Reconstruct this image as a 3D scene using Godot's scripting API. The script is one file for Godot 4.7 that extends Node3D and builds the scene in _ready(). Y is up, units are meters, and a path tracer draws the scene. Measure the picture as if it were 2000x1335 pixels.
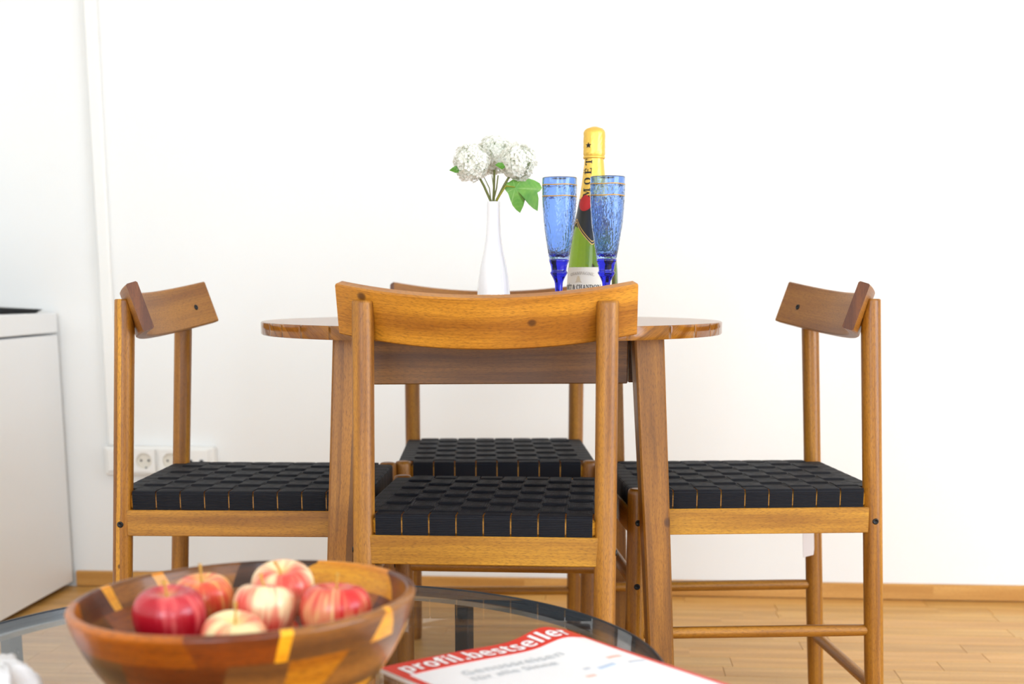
extends Node3D
# A dining corner: round acacia table, four woven chairs, glass coffee table in front.

const WALL_TURN := -0.0753982          # the room's walls stand 4.32 degrees askew to the lens
const WALL_AT := Vector3(0, 0, -3.3232)

var rng := RandomNumberGenerator.new()
var M := {}
var taken := {}

# ------------------------------------------------------------------ naming
func numbered(called: String) -> String:
	if not taken.has(called):
		taken[called] = 0
		return called
	taken[called] += 1
	return "%s_%03d" % [called, taken[called]]

func tag(o: Node, label: String, category: String, group := "", kind := "") -> Node:
	o.set_meta("label", label)
	if category: o.set_meta("category", category)
	if group: o.set_meta("group", group)
	if kind: o.set_meta("kind", kind)
	return o

func thing(called: String, label: String, category: String, at := Vector3.ZERO, turn := 0.0, group := "") -> Node3D:
	var o := Node3D.new()
	o.name = numbered(called)
	add_child(o)
	o.position = at
	o.rotation.y = turn
	tag(o, label, category, group)
	return o

func put(called: String, mesh: Mesh, mat: Material, parent: Node) -> MeshInstance3D:
	var o := MeshInstance3D.new()
	o.name = numbered(called) if parent == self else called
	o.mesh = mesh
	o.material_override = mat
	o.cast_shadow = GeometryInstance3D.SHADOW_CASTING_SETTING_ON
	parent.add_child(o, true)
	return o

func struct(called: String, mesh: Mesh, mat: Material, label: String, category: String) -> MeshInstance3D:
	var o := put(called, mesh, mat, self)
	tag(o, label, category, "", "structure")
	o.position = WALL_AT
	o.rotation.y = WALL_TURN
	return o

func wall_to_world(p: Vector3) -> Vector3:
	return WALL_AT + p.rotated(Vector3.UP, WALL_TURN)

# ------------------------------------------------------------------ mesh building
func tool() -> SurfaceTool:
	var st := SurfaceTool.new()
	st.begin(Mesh.PRIMITIVE_TRIANGLES)
	return st

func done(st: SurfaceTool) -> ArrayMesh:
	st.generate_normals()
	return st.commit()

# rows of points; the front looks along (next row - row) x (next column - column), turned so that outside is outside for rings that run counter-clockwise seen from the path's end
func patch(st: SurfaceTool, P: Array, U: Array, group := 1, flip := false) -> void:
	st.set_smooth_group(group)
	for j in P.size() - 1:
		var a: PackedVector3Array = P[j]
		var b: PackedVector3Array = P[j + 1]
		var ua: PackedVector2Array = U[j]
		var ub: PackedVector2Array = U[j + 1]
		for i in a.size() - 1:
			var q := [a[i], b[i], b[i + 1], a[i + 1]]
			var w := [ua[i], ub[i], ub[i + 1], ua[i + 1]]
			var order := [0, 1, 2, 0, 2, 3] if not flip else [0, 2, 1, 0, 3, 2]
			for k in order:
				st.set_uv(w[k])
				st.add_vertex(q[k])

func ring(center: Vector3, dir: Vector3, radius: float, sides: int) -> PackedVector3Array:
	var d := dir.normalized()
	var side := d.cross(Vector3(0, 0, 1) if absf(d.z) < 0.8 else Vector3(1, 0, 0)).normalized()
	var up := side.cross(d).normalized()
	var r := PackedVector3Array()
	for i in sides + 1:
		var a := TAU * i / sides
		r.append(center + (side * cos(a) + up * sin(a)) * radius)
	return r

func loft(st: SurfaceTool, rings: Array, uo := 0.0, vo := 0.0, group := 1, caps := true, cap_group := 2) -> void:
	var U := []
	var v := vo
	for j in rings.size():
		var r: PackedVector3Array = rings[j]
		if j > 0:
			var q: PackedVector3Array = rings[j - 1]
			v += ((r[0] + r[r.size() / 2]) * 0.5).distance_to((q[0] + q[q.size() / 2]) * 0.5)
		U.append(PackedVector2Array())
		var big: PackedVector3Array = rings[rings.size() / 2]
		var u := uo
		for i in r.size():
			if i > 0: u += big[i].distance_to(big[i - 1])
			U[j].append(Vector2(u, v))
	patch(st, rings, U, group, true)
	if caps:
		for e in 2:
			var r: PackedVector3Array = rings[0] if e == 0 else rings[-1]
			var c := Vector3.ZERO
			for i in r.size() - 1: c += r[i]
			c /= r.size() - 1
			st.set_smooth_group(cap_group)
			for i in r.size() - 1:
				var t := [c, r[i], r[i + 1]] if e == 1 else [c, r[i + 1], r[i]]
				for p in t:
					var d: Vector3 = p - c
					st.set_uv(Vector2(uo + d.x + d.y * 0.3, vo + d.z + d.y * 0.7))
					st.add_vertex(p)

func rod(from: Vector3, to: Vector3, radius: float, sides := 20, uo := 0.0, vo := 0.0, ends := 0.85) -> ArrayMesh:
	var st := tool()
	var d := to - from
	var R := []
	for k in [[0.0, ends], [0.03, 0.97], [0.12, 1.0], [0.5, 1.0], [0.88, 1.0], [0.97, 0.97], [1.0, ends]]:
		R.append(ring(from + d * k[0], d, radius * k[1], sides))
	loft(st, R, uo, vo)
	return done(st)

func pipe(points: Array, radii: Array, sides := 12, uo := 0.0, vo := 0.0) -> ArrayMesh:
	var st := tool()
	var R := []
	for k in points.size():
		var a: Vector3 = points[maxi(k - 1, 0)]
		var b: Vector3 = points[mini(k + 1, points.size() - 1)]
		R.append(ring(points[k], b - a, radii[k], sides))
	loft(st, R, uo, vo)
	return done(st)

# profile: points (radius, height) from the bottom up along the outside
func lathe(profile: Array, sides := 48, wobble = null) -> ArrayMesh:
	var st := tool()
	lathe_into(st, profile, sides, wobble)
	return done(st)

func lathe_into(st: SurfaceTool, profile: Array, sides := 48, wobble = null, group := 1) -> void:
	var P := []
	var U := []
	var v := 0.0
	for j in profile.size():
		if j > 0: v += (profile[j] as Vector2).distance_to(profile[j - 1])
		var r := PackedVector3Array()
		var u := PackedVector2Array()
		for i in sides + 1:
			var a := TAU * (i % sides) / sides
			var p := Vector3(sin(a) * profile[j].x, profile[j].y, cos(a) * profile[j].x)
			if wobble != null: p = wobble.call(p)
			r.append(p)
			u.append(Vector2(float(i) / sides, v))
		P.append(r)
		U.append(u)
	patch(st, P, U, group)

# the same with hard edges between the profile's straight runs
func lathe_sharp(profile: Array, sides := 48) -> ArrayMesh:
	var st := tool()
	for k in profile.size() - 1:
		lathe_into(st, [profile[k], profile[k + 1]], sides, null, k + 1)
	return done(st)

func smooth_profile(pts: Array, steps := 6) -> Array:
	var out := []
	for k in pts.size() - 1:
		var p0: Vector2 = pts[maxi(k - 1, 0)]
		var p1: Vector2 = pts[k]
		var p2: Vector2 = pts[k + 1]
		var p3: Vector2 = pts[mini(k + 2, pts.size() - 1)]
		for s in steps:
			out.append(p1.cubic_interpolate(p2, p0, p3, float(s) / steps))
	out.append(pts[-1])
	return out

# chamfered box; grain: axis (0 x, 1 y, 2 z) that the wood runs along
func box_into(st: SurfaceTool, c: Vector3, size: Vector3, bevel: float, grain := 0, uo := 0.0, vo := 0.0) -> void:
	var h := size * 0.5
	var b := minf(bevel, minf(h.x, minf(h.y, h.z)) * 0.9)
	st.set_smooth_group(-1)
	var corners := {}
	for sx in [-1, 1]:
		for sy in [-1, 1]:
			for sz in [-1, 1]:
				var s := Vector3(sx, sy, sz)
				for ax in 3:
					var p := h - Vector3(b, b, b)
					p[ax] = h[ax]
					corners[[sx, sy, sz, ax]] = p * s
	var face := func(pts: Array, n: Vector3):
		var area: Vector3 = (pts[1] - pts[0]).cross(pts[2] - pts[0])
		if area.dot(n) > 0: pts.reverse()
		var k := n.abs().max_axis_index()
		for t in pts.size() - 2:
			for p in [pts[0], pts[t + 1], pts[t + 2]]:
				var uv := Vector2.ZERO
				if k == grain:
					uv = Vector2(p[(grain + 1) % 3], p[(grain + 2) % 3])
				else:
					var o1 := (grain + 1) % 3
					var o2 := (grain + 2) % 3
					uv = Vector2(p[o1] if k == o2 else signf(n[o1]) * (h[o1] + h[o2] - p[o2]), p[grain])
				st.set_uv(uv + Vector2(uo, vo))
				st.add_vertex(p + c)
	for ax in 3:
		var o1 := (ax + 1) % 3
		var o2 := (ax + 2) % 3
		for s in [-1, 1]:
			var q := []
			for e in [[-1, -1], [1, -1], [1, 1], [-1, 1]]:
				var k := [0, 0, 0]
				k[ax] = s; k[o1] = e[0]; k[o2] = e[1]
				q.append(corners[[k[0], k[1], k[2], ax]])
			var n := Vector3.ZERO
			n[ax] = s
			face.call(q, n)
			for s2 in [-1, 1]:      # edges between axis ax and o1, running along o2
				var k1 := [0, 0, 0]
				k1[ax] = s; k1[o1] = s2; k1[o2] = -1
				var k2 := k1.duplicate()
				k2[o2] = 1
				var n2 := Vector3.ZERO
				n2[ax] = s; n2[o1] = s2 * 0.99
				face.call([corners[[k1[0], k1[1], k1[2], ax]], corners[[k1[0], k1[1], k1[2], o1]], corners[[k2[0], k2[1], k2[2], o1]], corners[[k2[0], k2[1], k2[2], ax]]], n2)
	for sx in [-1, 1]:
		for sy in [-1, 1]:
			for sz in [-1, 1]:
				face.call([corners[[sx, sy, sz, 0]], corners[[sx, sy, sz, 1]], corners[[sx, sy, sz, 2]]], Vector3(sx, sy * 0.9, sz * 0.8))

func box(size: Vector3, bevel := 0.002, grain := 0, c := Vector3.ZERO, uo := 0.0, vo := 0.0) -> ArrayMesh:
	var st := tool()
	box_into(st, c, size, bevel, grain, uo, vo)
	return done(st)

# ------------------------------------------------------------------ textures and materials
func noise(seed_: int, freq: float, octaves := 3) -> FastNoiseLite:
	var n := FastNoiseLite.new()
	n.seed = seed_
	n.noise_type = FastNoiseLite.TYPE_SIMPLEX_SMOOTH
	n.frequency = freq
	n.fractal_octaves = octaves
	return n

# Acacia mixes brown heartwood with yellow sapwood; the post by the sockets has one lath of sapwood glued in, with grain of its own.
# boards of acacia, 0.24 m across by 1 m along the grain; strips: [from, to, colour] of glued laths; knots: [u, v, radius]
func wood_image(seed_: int, light: Color, dark: Color, pore: Color, band := 26.0, strips := [], knots := [], w := 448, h := 1344, blue := 0.60) -> ImageTexture:
	var im := Image.create(w, h, false, Image.FORMAT_RGB8)
	var broad := noise(seed_, 1.0, 2)
	var fibre := noise(seed_ + 11, 1.0, 2)
	var fine := noise(seed_ + 23, 1.0, 1)
	var data := PackedByteArray()
	data.resize(w * h * 3)
	var n := 0
	for y in h:
		var v := float(y) / h
		for x in w:
			var u := float(x) / w * 0.24
			var uu := u
			var knot := 0.0
			for k in knots:
				var dx: float = (u - k[0]) / k[2]
				var dy: float = (v - k[1]) / (k[2] * 1.15)
				var d2: float = dx * dx + dy * dy
				uu += dx * k[2] * -0.75 / (0.6 + d2)
				knot = maxf(knot, clampf(1.25 - d2, 0.0, 1.0))
			var t := 0.5 + 0.85 * broad.get_noise_2d(uu * band, v * 1.7)
			var g := fibre.get_noise_2d(uu * 300.0, v * 9.0)
			var p := fine.get_noise_2d(u * 900.0, v * 95.0)
			t = clampf(t + 0.30 * g, 0.0, 1.0)
			var c := light.lerp(dark, t)
			for s in strips:
				var us := u + 0.0022 * broad.get_noise_2d(7.0, v * 5.0)      # sapwood and laths: their edge wanders with the grain
				if us > s[0] and us < s[1]:
					c = (s[2] as Color).lerp(dark, clampf(0.25 * t + 0.12 * g, 0.0, 1.0))
			if p > 0.30: c = c.lerp(pore, clampf((p - 0.30) * 0.9, 0.0, 0.30))
			if knot > 0.0: c = c.lerp(pore, knot * 0.72)
			data[n] = int(clampf(c.r, 0, 1) * 255)
			data[n + 1] = int(clampf(c.g, 0, 1) * 255)
			data[n + 2] = int(clampf(c.b * blue, 0, 1) * 255)
			n += 3
	im.set_data(w, h, false, Image.FORMAT_RGB8, data)
	return ImageTexture.create_from_image(im)

func rgb(r: int, g: int, b: int) -> Color:
	return Color(r / 255.0, g / 255.0, b / 255.0)

func wood(tex: Texture2D, rough := 0.42, tint := Color.WHITE, shift := Vector3.ZERO) -> StandardMaterial3D:
	var m := StandardMaterial3D.new()
	m.albedo_texture = tex
	m.albedo_color = tint
	m.roughness = rough
	m.metallic_specular = 0.5
	m.uv1_scale = Vector3(1 / 0.24, 1, 1)
	m.uv1_offset = shift
	return m

func plain(c: Color, rough := 0.5, metal := 0.0) -> StandardMaterial3D:
	var m := StandardMaterial3D.new()
	m.albedo_color = c
	m.roughness = rough
	m.metallic = metal
	return m

func glass(c: Color, ior := 1.5, rough := 0.0) -> StandardMaterial3D:
	var m := StandardMaterial3D.new()
	m.albedo_color = Color(c.r, c.g, c.b, 0.0)
	m.transparency = BaseMaterial3D.TRANSPARENCY_ALPHA
	m.refraction_enabled = true
	m.refraction_scale = (ior - 1.0) / 10.0
	m.roughness = rough
	return m

func make_materials() -> void:
	var P := rgb(70, 38, 16)
	var back := wood_image(3, rgb(214, 146, 64), rgb(152, 90, 28), P, 16.0, [], [[0.113, 0.507, 0.0055], [0.139, 0.268, 0.006]], 448, 1344, 0.68)
	var post := wood_image(17, rgb(186, 126, 62), rgb(132, 80, 32), P, 40.0)
	var post_left := wood_image(29, rgb(184, 123, 59), rgb(130, 78, 31), P, 34.0, [[0.0030, 0.0098, rgb(220, 158, 82)]], [[0.004, 0.50, 0.0035]])
	var post_right := wood_image(31, rgb(186, 126, 62), rgb(132, 80, 32), P, 48.0)
	var rail := wood_image(43, rgb(200, 144, 66), rgb(154, 100, 34), P, 30.0)
	var rail_red := wood_image(47, rgb(190, 132, 62), rgb(142, 90, 34), P, 34.0)
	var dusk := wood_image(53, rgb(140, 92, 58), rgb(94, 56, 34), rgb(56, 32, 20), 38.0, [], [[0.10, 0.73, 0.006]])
	var lath := wood_image(61, rgb(170, 112, 58), rgb(120, 74, 34), P, 44.0, [[0.020, 0.034, rgb(176, 116, 64)], [0.034, 0.047, rgb(118, 76, 46)], [0.047, 0.056, rgb(184, 128, 66)]], [[0.13, 0.70, 0.007]])
	var inner := wood_image(71, rgb(170, 112, 62), rgb(130, 78, 40), P, 20.0)
	M.back = wood(back, 0.36)
	M.post = wood(post)
	M.post_left = wood(post_left, 0.34)
	M.post_right = wood(post_right, 0.34)
	M.rail = wood(rail, 0.45)
	M.rail_red = wood(rail_red, 0.42)
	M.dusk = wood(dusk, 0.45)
	M.lath = wood(lath, 0.42)
	M.inner = wood(inner, 0.4)
	M.end_dark = wood(dusk, 0.45, rgb(235, 205, 200))
	M.stave = []
	for k in 6:
		M.stave.append(wood([inner, lath, rail, post, inner, rail_red][k], 0.16, [rgb(235, 225, 215), rgb(250, 245, 240), rgb(215, 195, 175), rgb(240, 230, 220), rgb(255, 245, 235), rgb(250, 240, 235)][k], Vector3(0.17 * k, 0.13 * k, 0)))
	# black webbing with ribs across
	var rib := Image.create(32, 32, false, Image.FORMAT_RGB8)
	for y in 32:
		for x in 32:
			var a := absf(sin(PI * y / 32.0))
			var b := 0.75 + 0.25 * absf(sin(PI * (x / 32.0 + (0.5 if y > 15 else 0.0))))
			var g := clampf(a * b, 0.0, 1.0)
			rib.set_pixel(x, y, Color(g, g, g))
	var web := StandardMaterial3D.new()
	web.albedo_color = rgb(19, 21, 28)
	web.roughness = 0.62
	web.metallic_specular = 0.33
	web.heightmap_enabled = true
	web.heightmap_texture = ImageTexture.create_from_image(rib)
	web.heightmap_scale = 0.06
	web.uv1_scale = Vector3(1 / 0.0022, 1 / 0.0024, 1)
	M.web = web
	M.bolt = plain(rgb(22, 22, 24), 0.4, 0.3)
	M.paper = plain(rgb(212, 202, 197), 0.7)
	# parquet: one picture, six tones
	var oak := wood_image(83, rgb(226, 180, 116), rgb(202, 152, 86), rgb(166, 116, 62), 22.0, [], [], 448, 1344, 0.92)
	M.oak = []
	for k in 6:
		M.oak.append(wood(oak, 0.40, [rgb(255, 255, 255), rgb(246, 240, 232), rgb(255, 250, 238), rgb(240, 232, 222), rgb(250, 240, 225), rgb(255, 246, 240)][k], Vector3(0.21 * k, 0.37 * k, 0)))
	M.skirting = wood(oak, 0.45, rgb(246, 232, 214), Vector3(0.4, 0.2, 0))
	# painted plaster
	var wall := plain(rgb(246, 245, 241), 0.85)
	M.wall = wall
	M.ceiling = plain(rgb(248, 248, 246), 0.9)
	M.lacquer = plain(rgb(244, 243, 241), 0.35)
	M.plastic = plain(rgb(246, 244, 238), 0.4)
	M.hole = plain(rgb(52, 54, 56), 0.5)
	M.socket_dish = plain(rgb(236, 230, 216), 0.45)
	M.black = plain(rgb(34, 34, 34), 0.45)
	M.steel = plain(rgb(128, 138, 148), 0.2, 0.92)
	M.steel_lip = plain(rgb(52, 58, 66), 0.3, 0.6)
	M.steel_leg = plain(rgb(44, 46, 50), 0.45, 0.4)
	var pane := plain(Color(0.25, 0.27, 0.27, 0.10), 0.0)
	pane.metallic_specular = 0.34
	pane.transparency = BaseMaterial3D.TRANSPARENCY_ALPHA
	M.pane = pane
	var window_pane := plain(Color(0.9, 0.95, 0.95, 0.05), 0.0)
	window_pane.transparency = BaseMaterial3D.TRANSPARENCY_ALPHA
	M.window_pane = window_pane
	M.porcelain = plain(rgb(246, 245, 246), 0.12)
	M.porcelain.clearcoat_enabled = true
	M.porcelain.clearcoat = 0.6
	M.porcelain.clearcoat_roughness = 0.05

# ------------------------------------------------------------------ chairs
const S := 0.3428
const D := 0.3795
const RAKE := 0.0609
const LAT := 0.0039
const RAIL_LOW := 0.3682
const RAIL_TOP := 0.4097
const SEAT := 0.4386
const OFF := 0.0124
const POST_R := 0.0155
const POST_TOP := 0.736
const LEAN := 0.3229          # the backrest leans 18.5 degrees
const BOARD_HALF := 0.212
const SAG := 0.061
const BOARD_C := Vector2(0.7040, 0.2012)   # height and depth of the board's rear face in its middle
const BOARD_T := 0.037
const BOARD_THICK := 0.018

func rear_axis(side: float, hgt: float) -> Vector3:
	return Vector3(side * (S / 2 + LAT * (0.42 - hgt)), hgt, D / 2 + RAKE * (0.42 - hgt))

# a point of the board: s along it, t up it, w from the rear face (0) towards the sitter
func board_point(s: float, t: float, w: float) -> Vector3:
	var k := SAG / (BOARD_HALF * BOARD_HALF)
	var slope := -2.0 * k * s
	var n2 := Vector2(-slope, 1).normalized()      # normal of the bent board in its own plane (s, depth)
	var ss := s - n2.x * w
	var z := -k * s * s - n2.y * w
	return Vector3(ss, BOARD_C.x + t * cos(LEAN) - z * sin(LEAN), BOARD_C.y + t * sin(LEAN) + z * cos(LEAN))

# depth of the board's rear face at a place across and a height
func board_rear_z(x: float, y: float) -> float:
	var z := -SAG / (BOARD_HALF * BOARD_HALF) * x * x
	var t := (y - BOARD_C.x + z * sin(LEAN)) / cos(LEAN)
	return BOARD_C.y + t * sin(LEAN) + z * cos(LEAN)

func post_mesh(side: float, uo: float, vo: float) -> ArrayMesh:
	var st := tool()
	var R := []
	var hs := [0.0, 0.003, 0.02, 0.15, 0.35, 0.55, 0.63]
	for k in 9: hs.append(0.64 + k * 0.0115)
	hs.append(POST_TOP - 0.0015)
	hs.append(POST_TOP)
	for hgt in hs:
		var r := POST_R
		if hgt < 0.0005: r = 0.0125
		elif hgt < 0.004: r = 0.0138
		elif hgt < 0.03: r = 0.0145
		if hgt > POST_TOP - 0.0005: r = POST_R - 0.0016
		var q := ring(rear_axis(side, hgt), Vector3.UP, r, 28)
		if hgt > 0.6:
			for i in q.size():
				q[i].z = maxf(q[i].z, board_rear_z(q[i].x, q[i].y) - 0.0004)
		R.append(q)
	loft(st, R, uo, vo)
	return done(st)

func front_leg_mesh(side: float, uo: float, vo: float) -> ArrayMesh:
	var st := tool()
	var R := []
	for k in [[0.0, 0.0125], [0.003, 0.0138], [0.02, 0.0145], [0.15, POST_R], [0.3, POST_R], [0.432, POST_R], [0.4375, 0.0148], [0.4402, 0.0128], [0.4412, 0.009]]:
		R.append(ring(Vector3(side * S / 2, k[0], -D / 2), Vector3.UP, k[1], 28))
	loft(st, R, uo, vo)
	return done(st)

func board_mesh(uo: float, vo: float) -> ArrayMesh:
	var st := tool()
	var n := 28
	var e := 0.0022
	# section of the board, (t, w), counter-clockwise with eased edges
	var sec := [[-BOARD_T, e], [-BOARD_T, BOARD_THICK - e], [-BOARD_T + e, BOARD_THICK], [0.0, BOARD_THICK], [BOARD_T - e, BOARD_THICK], [BOARD_T, BOARD_THICK - e], [BOARD_T, e], [BOARD_T - e, 0.0], [0.0, 0.0], [-BOARD_T + e, 0.0], [-BOARD_T, e]]
	for k in sec.size() - 1:
		var P := []
		var U := []
		for i in n + 1:
			var s := BOARD_HALF * (2.0 * i / n - 1.0)
			var a: Array = sec[k]
			var b: Array = sec[k + 1]
			P.append(PackedVector3Array([board_point(s, a[0], a[1]), board_point(s, b[0], b[1])]))
			U.append(PackedVector2Array([Vector2(uo + a[0] + a[1] * 0.6, vo + s), Vector2(uo + b[0] + b[1] * 0.6, vo + s)]))
		patch(st, P, U, k + 1, true)
	return done(st)

func board_end_mesh(sgn: float, uo: float, vo: float) -> ArrayMesh:
	var st := tool()
	var e := 0.0022
	var sec := [[-BOARD_T, e], [-BOARD_T, BOARD_THICK - e], [-BOARD_T + e, BOARD_THICK], [BOARD_T - e, BOARD_THICK], [BOARD_T, BOARD_THICK - e], [BOARD_T, e], [BOARD_T - e, 0.0], [-BOARD_T + e, 0.0], [-BOARD_T, e]]
	st.set_smooth_group(-1)
	var c := board_point(sgn * BOARD_HALF, 0.0, BOARD_THICK / 2)
	for k in sec.size() - 1:
		var a := board_point(sgn * BOARD_HALF, sec[k][0], sec[k][1])
		var b := board_point(sgn * BOARD_HALF, sec[k + 1][0], sec[k + 1][1])
		var tri := [c, a, b] if sgn > 0 else [c, b, a]
		for p in tri:
			st.set_uv(Vector2(uo + 0.07 + (p.z - c.z) * 1.0, vo + (p.y - c.y)))
			st.add_vertex(p)
	return done(st)

# a band of webbing laid over two rails: reach = distance from the middle to the rail's face, pitch = spacing of the bands it crosses
func strap_mesh(reach: float, width: float, pitch: float, crossings: int, odd: bool) -> ArrayMesh:
	var st := tool()
	var path := []          # [along, height]
	var low := RAIL_TOP + 0.0004
	var bend := 0.0045
	path.append([-reach, low])
	path.append([-reach, SEAT - bend])
	for k in [1, 2, 3]:
		var a: float = k / 4.0 * PI / 2
		path.append([-reach + bend * (1 - cos(a)), SEAT - bend + bend * sin(a)])
	var steps := crossings * 16
	var span := 2 * (reach - bend)
	for i in steps + 1:
		var x := -span / 2 + span * i / steps
		var j := x / pitch + (crossings - 1) / 2.0
		var edge := clampf((span / 2 - absf(x)) / 0.012, 0.0, 1.0)
		var wave := cos(PI * j) * (-1.0 if odd else 1.0)
		wave = clampf(wave * 4.5, -1.0, 1.0)
		if j < -0.5 or j > crossings - 0.5: wave = 0.0
		path.append([x, SEAT + 0.0016 * wave * edge])
	for k in [3, 2, 1]:
		var a: float = k / 4.0 * PI / 2
		path.append([reach - bend * (1 - cos(a)), SEAT - bend + bend * sin(a)])
	path.append([reach, SEAT - bend])
	path.append([reach, low])
	var th := 0.0013
	var cols := [-1.0, -0.9, -0.45, 0.0, 0.45, 0.9, 1.0]
	var top := []
	var under := []
	var ut := []
	var v := 0.0
	var nrm := []
	for i in path.size():
		var a: Array = path[maxi(i - 1, 0)]
		var b: Array = path[mini(i + 1, path.size() - 1)]
		nrm.append(Vector2(-(b[1] - a[1]), b[0] - a[0]).normalized())
	for i in path.size():
		if i > 0: v += Vector2(path[i][0] - path[i - 1][0], path[i][1] - path[i - 1][1]).length()
		var rt := PackedVector3Array()
		var ru := PackedVector3Array()
		var uu := PackedVector2Array()
		for c in cols:
			var dip := 0.0004 * pow(absf(c), 6.0)
			rt.append(Vector3(c * width / 2, path[i][1] + nrm[i].y * (th - dip), path[i][0] + nrm[i].x * (th - dip)))
			ru.append(Vector3(c * width / 2, path[i][1], path[i][0]))
			uu.append(Vector2(c * width / 2, v))
		top.append(rt); under.append(ru); ut.append(uu)
	patch(st, top, ut, 1, false)
	patch(st, under, ut, 2, true)
	for e in [0, cols.size() - 1]:
		var P := []
		var U := []
		for i in path.size():
			P.append(PackedVector3Array([top[i][e], under[i][e]]))
			U.append(PackedVector2Array([ut[i][e], ut[i][e] + Vector2(th, 0)]))
		patch(st, P, U, 3, e == 0)
	return done(st)

func bolt_mesh(radius: float) -> ArrayMesh:
	var st := tool()
	lathe_into(st, [Vector2(radius, -0.003), Vector2(radius, 0.0003), Vector2(radius * 0.85, 0.0011), Vector2(radius * 0.52, 0.0014), Vector2(radius * 0.46, 0.0005), Vector2(0.0, 0.0005)], 18)
	return done(st)

var strap_shapes := []
var bolt_shape: ArrayMesh

func put_bolt(parent: Node3D, at: Vector3, dir: Vector3) -> void:
	var b := put("bolt", bolt_shape, M.bolt, parent)
	b.position = at
	b.quaternion = Quaternion(Vector3.UP, dir.normalized())

func make_chair(label: String, x: float, z: float, turn: float, mats: Dictionary, k: int) -> Node3D:
	var t := thing("dining_chair", label, "chair", Vector3(x, 0, z), turn, "dining chairs round the table")
	var vo := 0.04 + 0.06 * k
	put("rear_post", post_mesh(-1, 0.0, vo), mats.post_a, t)
	put("rear_post", post_mesh(1, 0.004, vo + 0.02), mats.post_b, t)
	put("front_leg", front_leg_mesh(-1, 0.02, 0.3 + vo), mats.leg, t)
	put("front_leg", front_leg_mesh(1, 0.05, 0.2 + vo), mats.leg, t)
	var bo := put("backrest", board_mesh(mats.get("board_u", 0.1), mats.get("board_v", 0.4)), mats.board, t)
	for sgn in [-1.0, 1.0]:
		put("end_grain", board_end_mesh(sgn, 0.1, 0.3), M.end_dark, bo)
		var s: float = sgn * (S / 2 - 0.001)
		var n := (board_point(s, -0.004, BOARD_THICK) - board_point(s, -0.004, 0.0)).normalized()
		put_bolt(bo, board_point(s, -0.004, BOARD_THICK), n)
	# seat rails: a deep lower part and a slimmer upper part that carries the webbing
	var mid := (RAIL_LOW + RAIL_TOP) / 2
	for e in 4:
		var along: float = (S if e < 2 else D) - 2 * POST_R + 0.016
		var st := tool()
		box_into(st, Vector3(0, mid, -0.011), Vector3(along, RAIL_TOP - RAIL_LOW, 0.022), 0.0012, 0, 0.14 + 0.05 * e + 0.03 * k, 0.5 + 0.07 * e)
		box_into(st, Vector3(0, (RAIL_TOP + SEAT) / 2 - 0.0020, -0.0112), Vector3(along - 0.012, SEAT - RAIL_TOP - 0.0030, 0.0164), 0.0045, 0, 0.10, 0.4)
		var r := put("seat_rail", done(st), [mats.rail_rear, mats.rail_front, mats.rail_side, mats.rail_side][e], t)
		r.rotation.y = [0.0, PI, PI / 2, -PI / 2][e]
		r.position = [Vector3(0, 0, D / 2 + OFF), Vector3(0, 0, -D / 2 - OFF), Vector3(S / 2 + OFF, 0, 0), Vector3(-S / 2 - OFF, 0, 0)][e]
	var px := (S - 2 * POST_R - 0.003) / 8
	var pz := (D - 2 * POST_R - 0.003) / 9
	for i in 8:
		var w := put("strap", strap_shapes[i % 2], M.web, t)
		w.position = Vector3((i - 3.5) * px, 0, 0)
	for j in 9:
		var w := put("strap", strap_shapes[2 + j % 2], M.web, t)
		w.rotation.y = PI / 2
		w.position = Vector3(0, 0, (j - 4) * pz)
	# stretchers
	for sgn in [-1.0, 1.0]:
		put("stretcher", rod(Vector3(sgn * S / 2, 0.205, -D / 2 + 0.008), rear_axis(sgn, 0.205) - Vector3(0, 0, 0.008), 0.0098, 18, 0.1, 0.3 + vo), mats.stretcher, t)
	put("stretcher", rod(Vector3(-S / 2 + 0.008, 0.285, -D / 2), Vector3(S / 2 - 0.008, 0.285, -D / 2), 0.0098, 18, 0.15, 0.2), mats.stretcher, t)
	put("stretcher", rod(rear_axis(-1, 0.107) + Vector3(0.008, 0, 0), rear_axis(1, 0.107) - Vector3(0.008, 0, 0), 0.0098, 18, 0.05, 0.1), mats.stretcher, t)
	for sgn in [-1.0, 1.0]:
		put_bolt(t, rear_axis(sgn, 0.387) + Vector3(sgn * POST_R, 0, 0), Vector3(sgn, 0, 0))
		put_bolt(t, Vector3(sgn * (S / 2 + POST_R), 0.388, -D / 2), Vector3(sgn, 0, 0))
		put_bolt(t, Vector3(sgn * (S / 2 + POST_R), 0.285, -D / 2), Vector3(sgn, 0, 0))
	return t

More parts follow.
